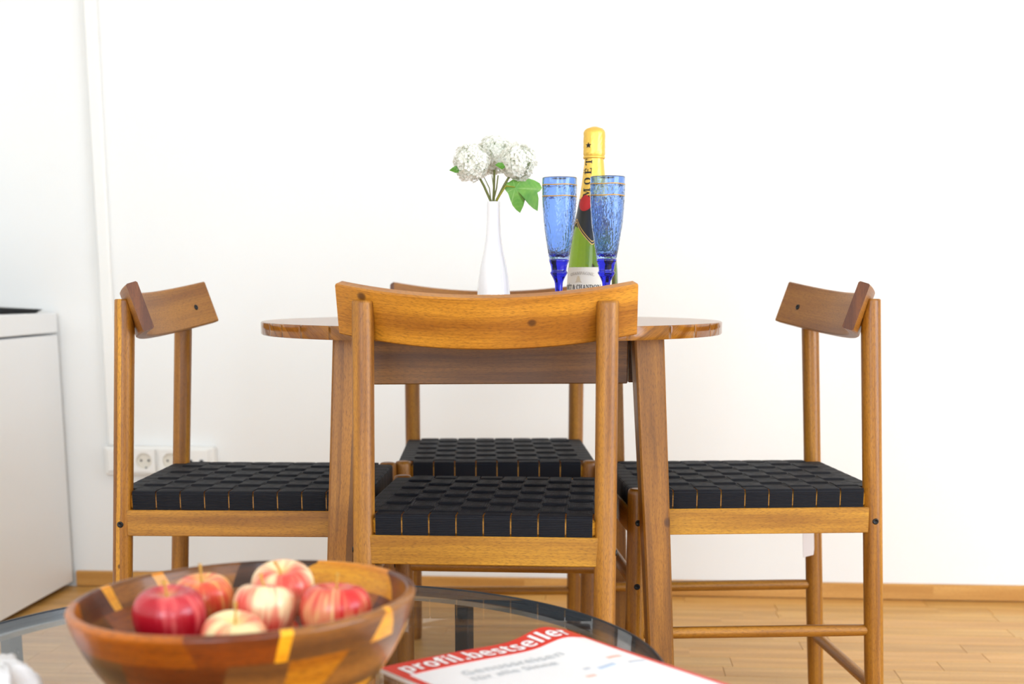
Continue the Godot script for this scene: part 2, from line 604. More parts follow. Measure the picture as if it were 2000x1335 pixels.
func build_chairs() -> void:
	var px := (S - 2 * POST_R - 0.003) / 8
	var pz := (D - 2 * POST_R - 0.003) / 9
	strap_shapes = [strap_mesh(D / 2 + OFF - 0.0028, px - 0.0021, pz, 9, false), strap_mesh(D / 2 + OFF - 0.0028, px - 0.0021, pz, 9, true), strap_mesh(S / 2 + OFF - 0.0028, pz - 0.0019, px, 8, false), strap_mesh(S / 2 + OFF - 0.0028, pz - 0.0019, px, 8, true)]
	bolt_shape = bolt_mesh(0.005)
	make_chair("acacia chair with black woven seat, its curved back turned to the glass coffee table", -0.0150, -2.080, deg_to_rad(-4.2), {"post_a": M.post, "post_b": M.post, "leg": M.inner, "board": M.back, "rail_rear": M.rail, "rail_front": M.rail, "rail_side": M.rail, "stretcher": M.post, "board_u": 0.113, "board_v": 0.44}, 0)
	make_chair("acacia chair with black woven seat, across the table with its back to the white wall", -0.0172, -2.6620, deg_to_rad(181.13), {"post_a": M.post, "post_b": M.post, "leg": M.inner, "board": M.inner, "rail_rear": M.rail, "rail_front": M.rail, "rail_side": M.rail, "stretcher": M.post, "board_u": 0.18, "board_v": 0.3}, 1)
	make_chair("acacia chair with black woven seat, beside the wall sockets and white sideboard", -0.4070, -2.285, deg_to_rad(-91.95), {"post_a": M.post_right, "post_b": M.post_left, "leg": M.inner, "board": M.inner, "rail_rear": M.rail_red, "rail_front": M.rail_red, "rail_side": M.rail_red, "stretcher": M.post, "board_u": 0.06, "board_v": 0.5}, 2)
	var r := make_chair("acacia chair with black woven seat and a white paper tag hanging under it", 0.3903, -2.3091, deg_to_rad(93.31), {"post_a": M.post_right, "post_b": M.post_right, "leg": M.post_right, "board": M.inner, "rail_rear": M.rail, "rail_front": M.rail, "rail_side": M.rail, "stretcher": M.post, "board_u": 0.16, "board_v": 0.55}, 3)
	var tg := put("paper_tag", box(Vector3(0.0008, 0.105, 0.026), 0.0002, 1), M.paper, r)
	tg.position = Vector3(0.148, 0.315, 0.180)
	tg.rotation = Vector3(-0.12, 0.40, 0.06)

# ------------------------------------------------------------------ dining table
func build_table() -> void:
	var t := thing("dining_table", "round acacia dining table with four splayed square legs between the chairs", "table", Vector3(-0.0210, 0, -2.30), deg_to_rad(3.25))
	var R := 0.3804
	var top := 0.6988
	var low := 0.6785
	var n := 16
	var wdt := 2 * R / n
	for k in n:
		var z0 := -R + k * wdt
		var z1 := z0 + wdt
		var edge := []            # outline seen from above
		var m := 12
		for i in m + 1:
			var z := z0 + (z1 - z0) * i / m
			edge.append(Vector2(sqrt(maxf(R * R - z * z, 0.0)), z))
		var out := edge.duplicate()
		for i in m + 1:
			var q: Vector2 = edge[m - i]
			out.append(Vector2(-q.x, q.y))
		var st := tool()
		var e := 0.0016
		var P := []
		var U := []
		for lev in [[low, 1.0 - e / R], [low + e, 1.0], [top - e, 1.0], [top, 1.0 - e / R]]:
			var row := PackedVector3Array()
			var uv := PackedVector2Array()
			for i in out.size() + 1:
				var q: Vector2 = out[i % out.size()]
				row.append(Vector3(q.x * lev[1], lev[0], clampf(q.y, z0, z1) * (lev[1] if absf(q.y) > R - 0.0001 else 1.0)))
				uv.append(Vector2(q.y - z0 + 0.05 + (lev[0] - low), q.x + 0.45))
			P.append(row)
			U.append(uv)
		patch(st, P, U, 1, false)
		for s in 2:
			st.set_smooth_group(-1)
			for i in m:
				var L := PackedVector3Array([P[3 * s][i], P[3 * s][i + 1], P[3 * s][out.size() - 2 - i], P[3 * s][out.size() - 1 - i]])
				var o := [0, 1, 2, 0, 2, 3] if s == 0 else [0, 2, 1, 0, 3, 2]
				for j in o:
					st.set_uv(Vector2(L[j].z - z0 + 0.05, L[j].x + 0.45))
					st.add_vertex(L[j])
		put("stave", done(st), M.stave[[0, 3, 1, 4, 2, 0, 5, 3, 4, 1, 0, 3, 4, 2, 1, 5][k]], t)
	# aprons
	var a := 0.2125
	for k in 4:
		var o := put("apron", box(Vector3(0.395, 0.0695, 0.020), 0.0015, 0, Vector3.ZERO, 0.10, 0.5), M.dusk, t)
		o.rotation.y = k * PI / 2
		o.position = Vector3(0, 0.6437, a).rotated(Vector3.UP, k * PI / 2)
	# legs
	for sx in [-1.0, 1.0]:
		for sz in [-1.0, 1.0]:
			var st := tool()
			var rings := []
			for lev in [[0.0, 0.2790, 0.036], [0.003, 0.2792, 0.0375], [0.35, 0.2638, 0.0410], [low, 0.2485, 0.0455]]:
				var r := PackedVector3Array()
				var w: float = lev[2] / 2
				var c: float = lev[1] - w
				var b := 0.003
				for q in [[w - b, w], [w, w - b], [w, -w + b], [w - b, -w], [-w + b, -w], [-w, -w + b], [-w, w - b], [-w + b, w], [w - b, w]]:
					r.append(Vector3(sx * c - q[0], lev[0], sz * c + q[1]))
				rings.append(r)
			rings.reverse()
			for i in rings.size(): rings[i].reverse()
			rings.reverse()
			loft(st, rings, 0.008 if sx < 0 else 0.095, 0.30 if sx > 0 else 0.1, -1)
			put("leg", done(st), M.lath, t)

# ------------------------------------------------------------------ things on the table
const TT := 0.6990

func text_on(st: SurfaceTool, text: String, font: Font, height: float, place: Callable, bold := false) -> void:
	var tm := TextMesh.new()
	tm.text = text
	tm.font = font
	tm.font_size = 64
	tm.pixel_size = height / 64.0
	tm.depth = 0.0
	tm.curve_step = 2.0
	var arr := tm.surface_get_arrays(0)
	var V: PackedVector3Array = arr[Mesh.ARRAY_VERTEX]
	var I = arr[Mesh.ARRAY_INDEX]
	st.set_smooth_group(-1)
	var count: int = I.size() if I != null else V.size()
	for k in range(0, count - 2, 3):
		var q := []
		for j in 3: q.append(V[I[k + j] if I != null else k + j])
		for j in 3:
			st.set_uv(Vector2.ZERO)
			st.add_vertex(place.call(q[j]))

func font_of(called: String, bold := false) -> SystemFont:
	var f := SystemFont.new()
	f.font_names = PackedStringArray([called])
	f.font_weight = 700 if bold else 400
	return f

func build_bottle() -> void:
	var t := thing("champagne_bottle", "green champagne bottle with gold foil neck and cream label behind the blue flutes", "bottle", Vector3(0.1467, TT, -2.300))
	var prof := [Vector2(0.0, 0.004), Vector2(0.030, 0.003), Vector2(0.037, 0.0), Vector2(0.0412, 0.004), Vector2(0.0420, 0.012), Vector2(0.0422, 0.05), Vector2(0.0415, 0.075), Vector2(0.0398, 0.095), Vector2(0.0360, 0.128), Vector2(0.0292, 0.163), Vector2(0.0214, 0.203), Vector2(0.0168, 0.238), Vector2(0.0144, 0.265), Vector2(0.0142, 0.290), Vector2(0.013, 0.303), Vector2(0.0, 0.304)]
	prof = smooth_profile(prof, 5)
	var radius := func(h: float) -> float:
		for i in range(prof.size() / 4, prof.size() - 1):
			if prof[i + 1].y >= h and prof[i].y <= h and prof[i + 1].y > prof[i].y:
				return lerpf(prof[i].x, prof[i + 1].x, (h - prof[i].y) / (prof[i + 1].y - prof[i].y))
		return 0.0142
	put("glass_body", lathe(prof, 64), M.bottle_glass, t)
	# foil capsule with creases
	var cre := noise(7, 1.0, 2)
	var foil := []
	for i in 40:
		var h := 0.196 + (0.3105 - 0.196) * i / 39.0
		var r: float = radius.call(minf(h, 0.290)) + 0.0009
		if h > 0.262: r += 0.0024 * clampf((h - 0.262) / 0.004, 0.0, 1.0)
		if h > 0.300: r *= sqrt(clampf(1.0 - pow((h - 0.300) / 0.0107, 2.0), 0.02, 1.0))
		foil.append(Vector2(r, h))
	foil.append(Vector2(0.0, 0.3106))
	put("foil_capsule", lathe(foil, 64, func(p: Vector3): return p * Vector3(1, 1, 1) + Vector3(p.x, 0, p.z).normalized() * (0.00045 * cre.get_noise_3d(p.x * 260, p.y * 190, p.z * 260) * (2.0 if p.y > 0.26 else 0.7))), M.foil, t)
	var band := tool()
	lathe_into(band, [Vector2(0.0172, 0.2600), Vector2(0.0181, 0.2612), Vector2(0.0181, 0.2630), Vector2(0.0172, 0.2642)], 48)
	put("wire_band", done(band), M.foil, t)
	var face := deg_to_rad(-37.0)          # the labels look this far round from the lens
	var on := func(az: float, h: float, out: float) -> Vector3:
		var r: float = radius.call(h) + out
		return Vector3(sin(face + az) * r, h, cos(face + az) * r)
	# black collar whose lower edge runs in points
	var cs := tool()
	var P := []
	var U := []
	var gold1 := tool()
	var lower := func(az: float) -> float:
		var k := fposmod(az + PI / 3 - 0.55, TAU / 3) / (TAU / 3)
		return lerpf(0.122, 0.160, absf(k * 2 - 1))
	for j in 5:
		var row := PackedVector3Array()
		var uv := PackedVector2Array()
		for i in 97:
			var az := TAU * i / 96
			var h: float = lerpf(lower.call(az), 0.200, j / 4.0)
			row.append(on.call(az, h, 0.0006))
			uv.append(Vector2(i / 96.0, j / 4.0))
		P.append(row); U.append(uv)
	patch(cs, P, U, 1, true)
	put("collar", done(cs), M.collar, t)
	for off in [0.0, 0.0045]:
		var st := tool()
		var rows := [PackedVector3Array(), PackedVector3Array()]
		var uvs := [PackedVector2Array(), PackedVector2Array()]
		for i in 97:
			var az := TAU * i / 96
			for j in 2:
				var hh: float = lower.call(az) + off + (j - 0.5) * 0.0016
				rows[j].append(on.call(az, hh, 0.0010))
				uvs[j].append(Vector2(0, j))
		patch(st, rows, uvs, 1, true)
		put("gold_line", done(st), M.gold_print, t)
	# red seal
	var seal := tool()
	for rr in [[0.0, 0.0122, 0.0016], [0.0088, 0.0100, 0.0020]]:
		var rows := []
		var uvs := []
		for j in 3:
			var q := lerpf(rr[0], rr[1], j / 2.0)
			var row := PackedVector3Array()
			var uv := PackedVector2Array()
			for i in 33:
				var a := TAU * i / 32
				var h := 0.189 + sin(a) * q * 1.05
				row.append(on.call(cos(a) * q / radius.call(h), h, rr[2]))
				uv.append(Vector2.ZERO)
			rows.append(row); uvs.append(uv)
		patch(seal, rows, uvs, 1, true)
	put("red_seal", done(seal), M.seal, t)
	# label
	var ls := tool()
	P = []; U = []
	for j in 3:
		var row := PackedVector3Array()
		var uv := PackedVector2Array()
		for i in 41:
			var az := lerpf(-1.45, 1.42, i / 40.0)
			row.append(on.call(az, lerpf(0.018, 0.0865, j / 2.0), 0.0005))
			uv.append(Vector2(i / 40.0, j / 2.0))
		P.append(row); U.append(uv)
	patch(ls, P, U, 1, true)
	put("label_paper", done(ls), M.label, t)
	var serif := font_of("Droid Serif", true)
	var serif_thin := font_of("Droid Serif")
	var st2 := tool()
	text_on(st2, "MOËT & CHANDON", serif, 0.0108, func(p: Vector3): return on.call(p.x * 0.72 / 0.042, 0.0545 + p.y, 0.0009))
	put("lettering", done(st2), M.ink, t)
	st2 = tool()
	text_on(st2, "CHAMPAGNE", serif_thin, 0.0058, func(p: Vector3): return on.call(p.x * 1.1 / 0.042 + 0.1, 0.0770 + p.y - p.x * p.x * 6.0, 0.0009))
	text_on(st2, "IMPERIAL", serif_thin, 0.0052, func(p: Vector3): return on.call(p.x / 0.042 - 0.1, 0.0450 + p.y, 0.0009))
	put("lettering", done(st2), M.pale_ink, t)
	var crest := tool()
	for q in [[0.0, 0.0670, 0.0045, 0.0030], [0.0, 0.0712, 0.0026, 0.0016], [0.0, 0.0628, 0.0075, 0.0008]]:
		var c0: Vector3 = on.call(q[0] - q[2] / 0.042, q[1] - q[3], 0.0008)
		var c1: Vector3 = on.call(q[0] + q[2] / 0.042, q[1] - q[3], 0.0008)
		var c2: Vector3 = on.call(q[0] + q[2] * 0.6 / 0.042, q[1] + q[3], 0.0008)
		var c3: Vector3 = on.call(q[0] - q[2] * 0.6 / 0.042, q[1] + q[3], 0.0008)
		for v in [c0, c2, c1, c0, c3, c2]: crest.add_vertex(v)
	put("crest", done(crest), M.crest, t)
	# vertical lettering on the foil, read from below upwards
	st2 = tool()
	text_on(st2, "M O Ë T", serif, 0.0150, func(p: Vector3):
		var h := 0.2285 + p.x * 1.08
		return on.call(-p.y * 1.12 / radius.call(h) + 0.02, h, 0.0016))
	put("lettering", done(st2), M.ink, t)
	var star := tool()
	for i in 10:
		var a0 := TAU * i / 10
		var a1 := TAU * (i + 1) / 10
		var r0 := 0.0052 if i % 2 == 0 else 0.0020
		var r1 := 0.0052 if i % 2 == 1 else 0.0020
		for q in [Vector2.ZERO, Vector2(sin(a1), cos(a1)) * r1, Vector2(sin(a0), cos(a0)) * r0]:
			var az: float = q.x / 0.0168 + 0.05
			star.add_vertex(Vector3(sin(face + az), 0, cos(face + az)) * 0.0192 + Vector3(0, 0.2800 + q.y, 0))
	put("star", done(star), M.ink, t)

func build_flute(label: String, at: Vector3) -> void:
	var t := thing("champagne_flute", label, "glass", at, 0.0, "blue champagne flutes")
	var bump := noise(19 + int(at.x * 1000), 1.0, 2)
	# cup: outside up, over the lip, inside down to a thick bottom
	var outer := smooth_profile([Vector2(0.0, 0.0982), Vector2(0.0140, 0.0982), Vector2(0.0152, 0.0990), Vector2(0.0186, 0.117), Vector2(0.0232, 0.147), Vector2(0.0255, 0.172), Vector2(0.0264, 0.195), Vector2(0.0268, 0.2205)], 15)
	var inner := smooth_profile([Vector2(0.0260, 0.2205), Vector2(0.0256, 0.195), Vector2(0.0246, 0.172), Vector2(0.0222, 0.147), Vector2(0.0174, 0.117), Vector2(0.0140, 0.106), Vector2(0.0080, 0.1020), Vector2(0.0, 0.1012)], 5)
	var st := tool()
	var prof := outer.duplicate()
	prof.append(Vector2(0.0263, 0.2215))
	prof.append_array(inner)
	lathe_into(st, prof, 144, func(p: Vector3):
		var rr := Vector2(p.x, p.z).length()
		if rr < 0.004 or p.y > 0.212: return p
		var inside := 0.0 if rr < lerpf(0.0145, 0.0263, clampf((p.y - 0.099) / 0.1, 0, 1)) - 0.0 and _inner(outer, rr, p.y) else 1.0
		return p + Vector3(p.x, 0, p.z) / rr * (0.00075 * inside * bump.get_noise_3d(p.x * 340, p.y * 300, p.z * 340)))
	put("cup", done(st), M.blue_glass, t)
	for h in [[0.2100, 0.0271], [0.1930, 0.0269]]:
		var g := tool()
		lathe_into(g, [Vector2(h[1] - 0.0006, h[0] - 0.0009), Vector2(h[1] + 0.0001, h[0] - 0.0006), Vector2(h[1] + 0.0001, h[0] + 0.0006), Vector2(h[1] - 0.0006, h[0] + 0.0009)], 48, func(p: Vector3): return p + Vector3(0, 0.0004 * sin(p.x * 160.0), 0))
		put("gold_rim_line", done(g), M.gold_print, t)
	put("stem", lathe(smooth_profile([Vector2(0.0, 0.0), Vector2(0.026, 0.0), Vector2(0.0275, 0.0015), Vector2(0.0262, 0.0035), Vector2(0.016, 0.0065), Vector2(0.0085, 0.012), Vector2(0.0062, 0.022), Vector2(0.0058, 0.040), Vector2(0.0062, 0.060), Vector2(0.0090, 0.068), Vector2(0.0118, 0.0735), Vector2(0.0136, 0.0768), Vector2(0.0120, 0.0800), Vector2(0.0130, 0.0880), Vector2(0.0150, 0.0978), Vector2(0.0, 0.0980)], 4), 48), M.deep_blue_glass, t)

func _inner(outer: Array, rr: float, y: float) -> bool:
	for i in outer.size() - 1:
		if outer[i].y <= y and outer[i + 1].y >= y and outer[i + 1].y > outer[i].y:
			return rr < lerpf(outer[i].x, outer[i + 1].x, (y - outer[i].y) / (outer[i + 1].y - outer[i].y)) - 0.0003
	return true

# one small flower of five petals
func floret(st: SurfaceTool, at: Vector3, n: Vector3, size: float, spin: float) -> void:
	var side := n.cross(Vector3(0.3, 1, 0.2)).normalized()
	var up := side.cross(n).normalized()
	st.set_smooth_group(-1)
	for k in 5:
		var a := spin + TAU * k / 5
		var d := side * cos(a) + up * sin(a)
		var e := side * -sin(a) + up * cos(a)
		var b := at + d * size * 0.12
		var l := at + d * size * 0.62 + e * size * 0.40 + n * size * 0.22
		var r := at + d * size * 0.62 - e * size * 0.40 + n * size * 0.22
		var m := at + d * size * 0.58 + n * size * 0.10
		var tip := at + d * size * 1.0 + n * size * 0.16
		for v in [b, l, m, b, m, r, m, l, tip, m, tip, r]:
			st.add_vertex(v)

func bloom_mesh(c: Vector3, radii: Vector3, count: int, size: float) -> ArrayMesh:
	var st := tool()
	for i in count:
		var y := 1.0 - 2.0 * (i + 0.5) / count
		var a := i * 2.39996 + rng.randf() * 0.5
		var r := sqrt(1.0 - y * y)
		var n := Vector3(cos(a) * r, y, sin(a) * r)
		floret(st, c + n * radii * rng.randf_range(0.72, 1.04), (n + Vector3(rng.randf() - 0.5, rng.randf() - 0.5, rng.randf() - 0.5) * 0.7).normalized(), size * rng.randf_range(0.8, 1.25), rng.randf() * TAU)
	return done(st)

func leaf_mesh(outline: Array, heart: Vector2, origin: Vector3, sx: Vector3, sy: Vector3, curl: float) -> ArrayMesh:
	var st := tool()
	var n := sx.cross(sy).normalized()
	var P := []
	var U := []
	for j in 6:
		var f := j / 5.0
		var row := PackedVector3Array()
		var uv := PackedVector2Array()
		for i in outline.size() + 1:
			var o: Vector2 = outline[i % outline.size()]
			var q := heart.lerp(o, f)
			var d := q - heart
			var ang := atan2(d.y, d.x)
			var z := -curl * d.length_squared() * 55.0 + 0.0011 * f * cos(ang * 7.0)
			row.append(origin + sx * q.x + sy * q.y + n * z)
			uv.append(Vector2(0.5 + d.x * 9.0, 0.5 + d.y * 9.0))
		P.append(row); U.append(uv)
	patch(st, P, U, 1, false)
	return done(st)

func build_flowers() -> void:
	var vx := -0.0173
	var vz := -2.25
	var v := thing("vase", "slender white porcelain bottle vase holding the white flowers", "vase", Vector3(vx, TT, vz))
	var prof := smooth_profile([Vector2(0.0, 0.001), Vector2(0.024, 0.0), Vector2(0.0272, 0.003), Vector2(0.0278, 0.014), Vector2(0.0268, 0.043), Vector2(0.0250, 0.065), Vector2(0.0212, 0.089), Vector2(0.0158, 0.1137), Vector2(0.0122, 0.138), Vector2(0.0109, 0.165), Vector2(0.0106, 0.1885)], 5)
	prof.append_array([Vector2(0.0102, 0.1895), Vector2(0.0094, 0.1890), Vector2(0.0088, 0.165), Vector2(0.0090, 0.130), Vector2(0.0, 0.125)])
	put("vase_body", lathe(prof, 56), M.porcelain, v)
	var mouth := Vector3(vx, TT + 0.1885, vz)
	var px := 0.00082          # metres to a pixel of the view at the vase
	var spots := [
		{"label": "white snowball flower stem with a small pointed leaf beside it", "c": Vector2(-43, 73), "r": Vector3(33, 33, 30), "b": -4.0, "dz": 0.010},
		{"label": "white snowball flower stem standing tallest in the middle of the vase", "c": Vector2(2, 96), "r": Vector3(40, 35, 32), "b": 0.0, "dz": -0.062},
		{"label": "white snowball flower stem with a large lobed green leaf near the flutes", "c": Vector2(48, 75), "r": Vector3(34, 34, 30), "b": 4.0, "dz": 0.010}]
	for k in 3:
		var s: Dictionary = spots[k]
		var base := mouth + Vector3(s.b * px, -0.045, 0.003 * (k - 1))
		var t := thing("flower_stem", s.label, "flower", base, 0.0, "white flowers in the vase")
		var c: Vector3 = mouth - base + Vector3(s.c.x * px, s.c.y * px, s.dz)
		var knee := Vector3(s.b * px * 0.25, 0.046, 0)
		var lower := c - Vector3(s.c.x * 0.25, s.r.y * 0.55, 0) * px
		put("stem", pipe([Vector3.ZERO, knee, knee.lerp(lower, 0.5) + Vector3(0, 0.002, 0), lower, c], [0.0020, 0.0021, 0.0019, 0.0017, 0.0012], 10), M.stalk, t)
		var bl := put("bloom", bloom_mesh(c, s.r * px, 260, 0.0068), M.petal, t)
		bl.set_meta("kind", "stuff")
		var core := put("bloom_core", bloom_mesh(c, s.r * px * 0.66, 60, 0.0075), M.petal_core, t)
		core.set_meta("kind", "stuff")
		var o := mouth - base - Vector3(0, 0, 0)
		if k == 0:
			put("leaf", leaf_mesh([Vector2(-86, 59), Vector2(-79, 64), Vector2(-72, 68), Vector2(-63, 67), Vector2(-56, 59), Vector2(-64, 55), Vector2(-74, 54)].map(func(q): return q * px), Vector2(-70, 60) * px, o + Vector3(0, 0, 0.018), Vector3.RIGHT, Vector3.UP, 0.3), M.leaf, t)
			put("petiole", pipe([knee, o + Vector3(-8, 26, 4) * px, o + Vector3(-20, 50, 8) * px], [0.0008, 0.0008, 0.0006], 8), M.stalk, t)
		elif k == 1:
			put("leaf", leaf_mesh([Vector2(3, 67), Vector2(9, 72), Vector2(18, 72), Vector2(23, 64), Vector2(17, 59)].map(func(q): return q * px), Vector2(14, 66) * px, o + Vector3(0, 0, 0.030), Vector3.RIGHT, Vector3(0, 0.95, 0.2).normalized(), 0.3), M.leaf, t)
			put("petiole", pipe([knee + Vector3(-0.0005, 0, -0.001), o + Vector3(6, 26, 12) * px, o + Vector3(9, 50, 14) * px], [0.0012, 0.0011, 0.0010], 8), M.stalk, t)
			put("petiole", pipe([knee + Vector3(-0.0015, 0, -0.001), o + Vector3(0, 28, 12) * px, o + Vector3(-3, 50, 14) * px], [0.0010, 0.0009, 0.0006], 8), M.stalk, t)
		else:
			var out := [Vector2(22, 37), Vector2(30, 38), Vector2(38, 43), Vector2(48, 46), Vector2(60, 47), Vector2(72, 46), Vector2(82, 44), Vector2(93, 39), Vector2(98, 30), Vector2(94, 24), Vector2(88, 20), Vector2(91, 10), Vector2(91, -2), Vector2(90, -14), Vector2(80, -10), Vector2(70, -3), Vector2(63, 7), Vector2(60, -6), Vector2(54, -19), Vector2(46, -14), Vector2(38, -6), Vector2(33, 5), Vector2(29, 16), Vector2(23, 24)]
			put("leaf", leaf_mesh(out.map(func(q): return q * px), Vector2(42, 26) * px, o + Vector3(0, 0, 0.012), Vector3(0.99, 0, -0.12).normalized(), Vector3(0, 0.99, -0.1).normalized(), 0.12), M.leaf_big, t)
			put("petiole", pipe([knee, o + Vector3(12, 12, 12) * px, o + Vector3(24, 30, 14) * px, o + Vector3(42, 28, 12) * px], [0.0014, 0.0014, 0.0013, 0.0008], 8), M.stalk_yellow, t)

func table_materials() -> void:
	M.bottle_glass = glass(rgb(118, 150, 34), 1.36)
	M.foil = plain(rgb(244, 200, 92), 0.36, 0.55)
	M.collar = plain(rgb(24, 24, 26), 0.35)
	M.gold_print = plain(rgb(214, 170, 96), 0.35, 0.6)
	M.seal = plain(rgb(200, 28, 32), 0.4)
	M.label = plain(rgb(238, 230, 212), 0.6)
	M.ink = plain(rgb(28, 28, 30), 0.5)
	M.pale_ink = plain(rgb(170, 158, 140), 0.6)
	M.crest = plain(rgb(224, 206, 170), 0.5)
	M.blue_glass = glass(rgb(176, 206, 252), 1.45)
	M.deep_blue_glass = glass(rgb(44, 52, 214), 1.45)
	M.stalk = plain(rgb(112, 118, 62), 0.6)
	M.stalk_yellow = plain(rgb(150, 150, 40), 0.6)
	M.petal = plain(rgb(250, 250, 244), 0.7)
	M.petal.backlight_enabled = true
	M.petal.backlight = Color(0.85, 0.85, 0.80)
	M.petal_core = plain(rgb(240, 247, 224), 0.7)
	M.petal_core.backlight_enabled = true
	M.petal_core.backlight = Color(0.7, 0.75, 0.6)
	var leaf_im := Image.create(256, 256, false, Image.FORMAT_RGB8)
	var ln := noise(91, 0.02, 3)
	for y in 256:
		for x in 256:
			var d := Vector2(x - 128, y - 128)
			var vein := pow(absf(cos(atan2(d.y, d.x) * 3.5)), 60.0) * clampf(1.0 - d.length() / 150.0, 0, 1)
			var side := pow(absf(sin(d.length() * 0.22 + absf(sin(atan2(d.y, d.x) * 3.5)) * 3.0)), 14.0) * 0.25
			var c := rgb(96, 160, 62).lerp(rgb(132, 186, 76), 0.5 + 0.7 * ln.get_noise_2d(x, y))
			leaf_im.set_pixel(x, y, c.lerp(rgb(178, 208, 132), clampf(vein * 0.8 + side * 0.5, 0, 1)))
	var lt := ImageTexture.create_from_image(leaf_im)
	for nm in ["leaf", "leaf_big"]:
		var m := plain(rgb(205, 225, 190) if nm == "leaf" else Color.WHITE, 0.5)
		m.albedo_texture = lt
		m.backlight_enabled = true
		m.backlight = Color(0.35, 0.45, 0.2)
		M[nm] = m

# ------------------------------------------------------------------ coffee table and what lies on it
const GLASS_TOP := 0.364
const CT := Vector3(-0.2376, 0, -1.3748)
const CR := 0.4081

func build_coffee_table() -> void:
	var t := thing("coffee_table", "round glass coffee table with dark grey metal rim and slim legs", "coffee table", CT)
	var y := 0.360
	put("metal_rim", lathe_sharp([Vector2(CR - 0.030, y - 0.0085), Vector2(CR - 0.0030, y - 0.0085), Vector2(CR - 0.0030, y - 0.0022), Vector2(CR - 0.030, y - 0.0022), Vector2(CR - 0.030, y - 0.0085)], 160), M.steel, t)
	put("rim_lip", lathe_sharp([Vector2(CR - 0.0029, y - 0.0095), Vector2(CR - 0.0005, y - 0.0095), Vector2(CR, y - 0.0088), Vector2(CR, y + 0.0042), Vector2(CR - 0.0006, y + 0.0050), Vector2(CR - 0.0024, y + 0.0050), Vector2(CR - 0.0029, y + 0.0044), Vector2(CR - 0.0029, y - 0.0095)], 160), M.steel_lip, t)
	put("glass_top", lathe_sharp([Vector2(0.0, y - 0.0020), Vector2(CR - 0.0040, y - 0.0020), Vector2(CR - 0.0034, y - 0.0014), Vector2(CR - 0.0034, y + 0.0034), Vector2(CR - 0.0040, y + 0.0040), Vector2(0.0, y + 0.0040)], 160), M.pane, t)
	for k in 4:
		var a := atan2(0.470, -0.883) + k * PI / 2
		var d := Vector3(sin(a), 0, cos(a))
		var o := put("leg", box(Vector3(0.020, y - 0.0085, 0.016), 0.001, 1, Vector3(0, (y - 0.0085) / 2, 0)), M.steel_leg, t)
		o.position = d * (CR - 0.014)
		o.rotation.y = a
		var sc := put("screw", bolt_mesh(0.0045), M.bolt, o)
		sc.position = Vector3(0, y - 0.030, -0.008)
		sc.rotation.x = -PI / 2
	put("lower_ring", lathe_sharp([Vector2(CR - 0.024, 0.05), Vector2(CR - 0.022, 0.05), Vector2(CR - 0.022, 0.062), Vector2(CR - 0.024, 0.062), Vector2(CR - 0.024, 0.05)], 120), M.steel_leg, t)

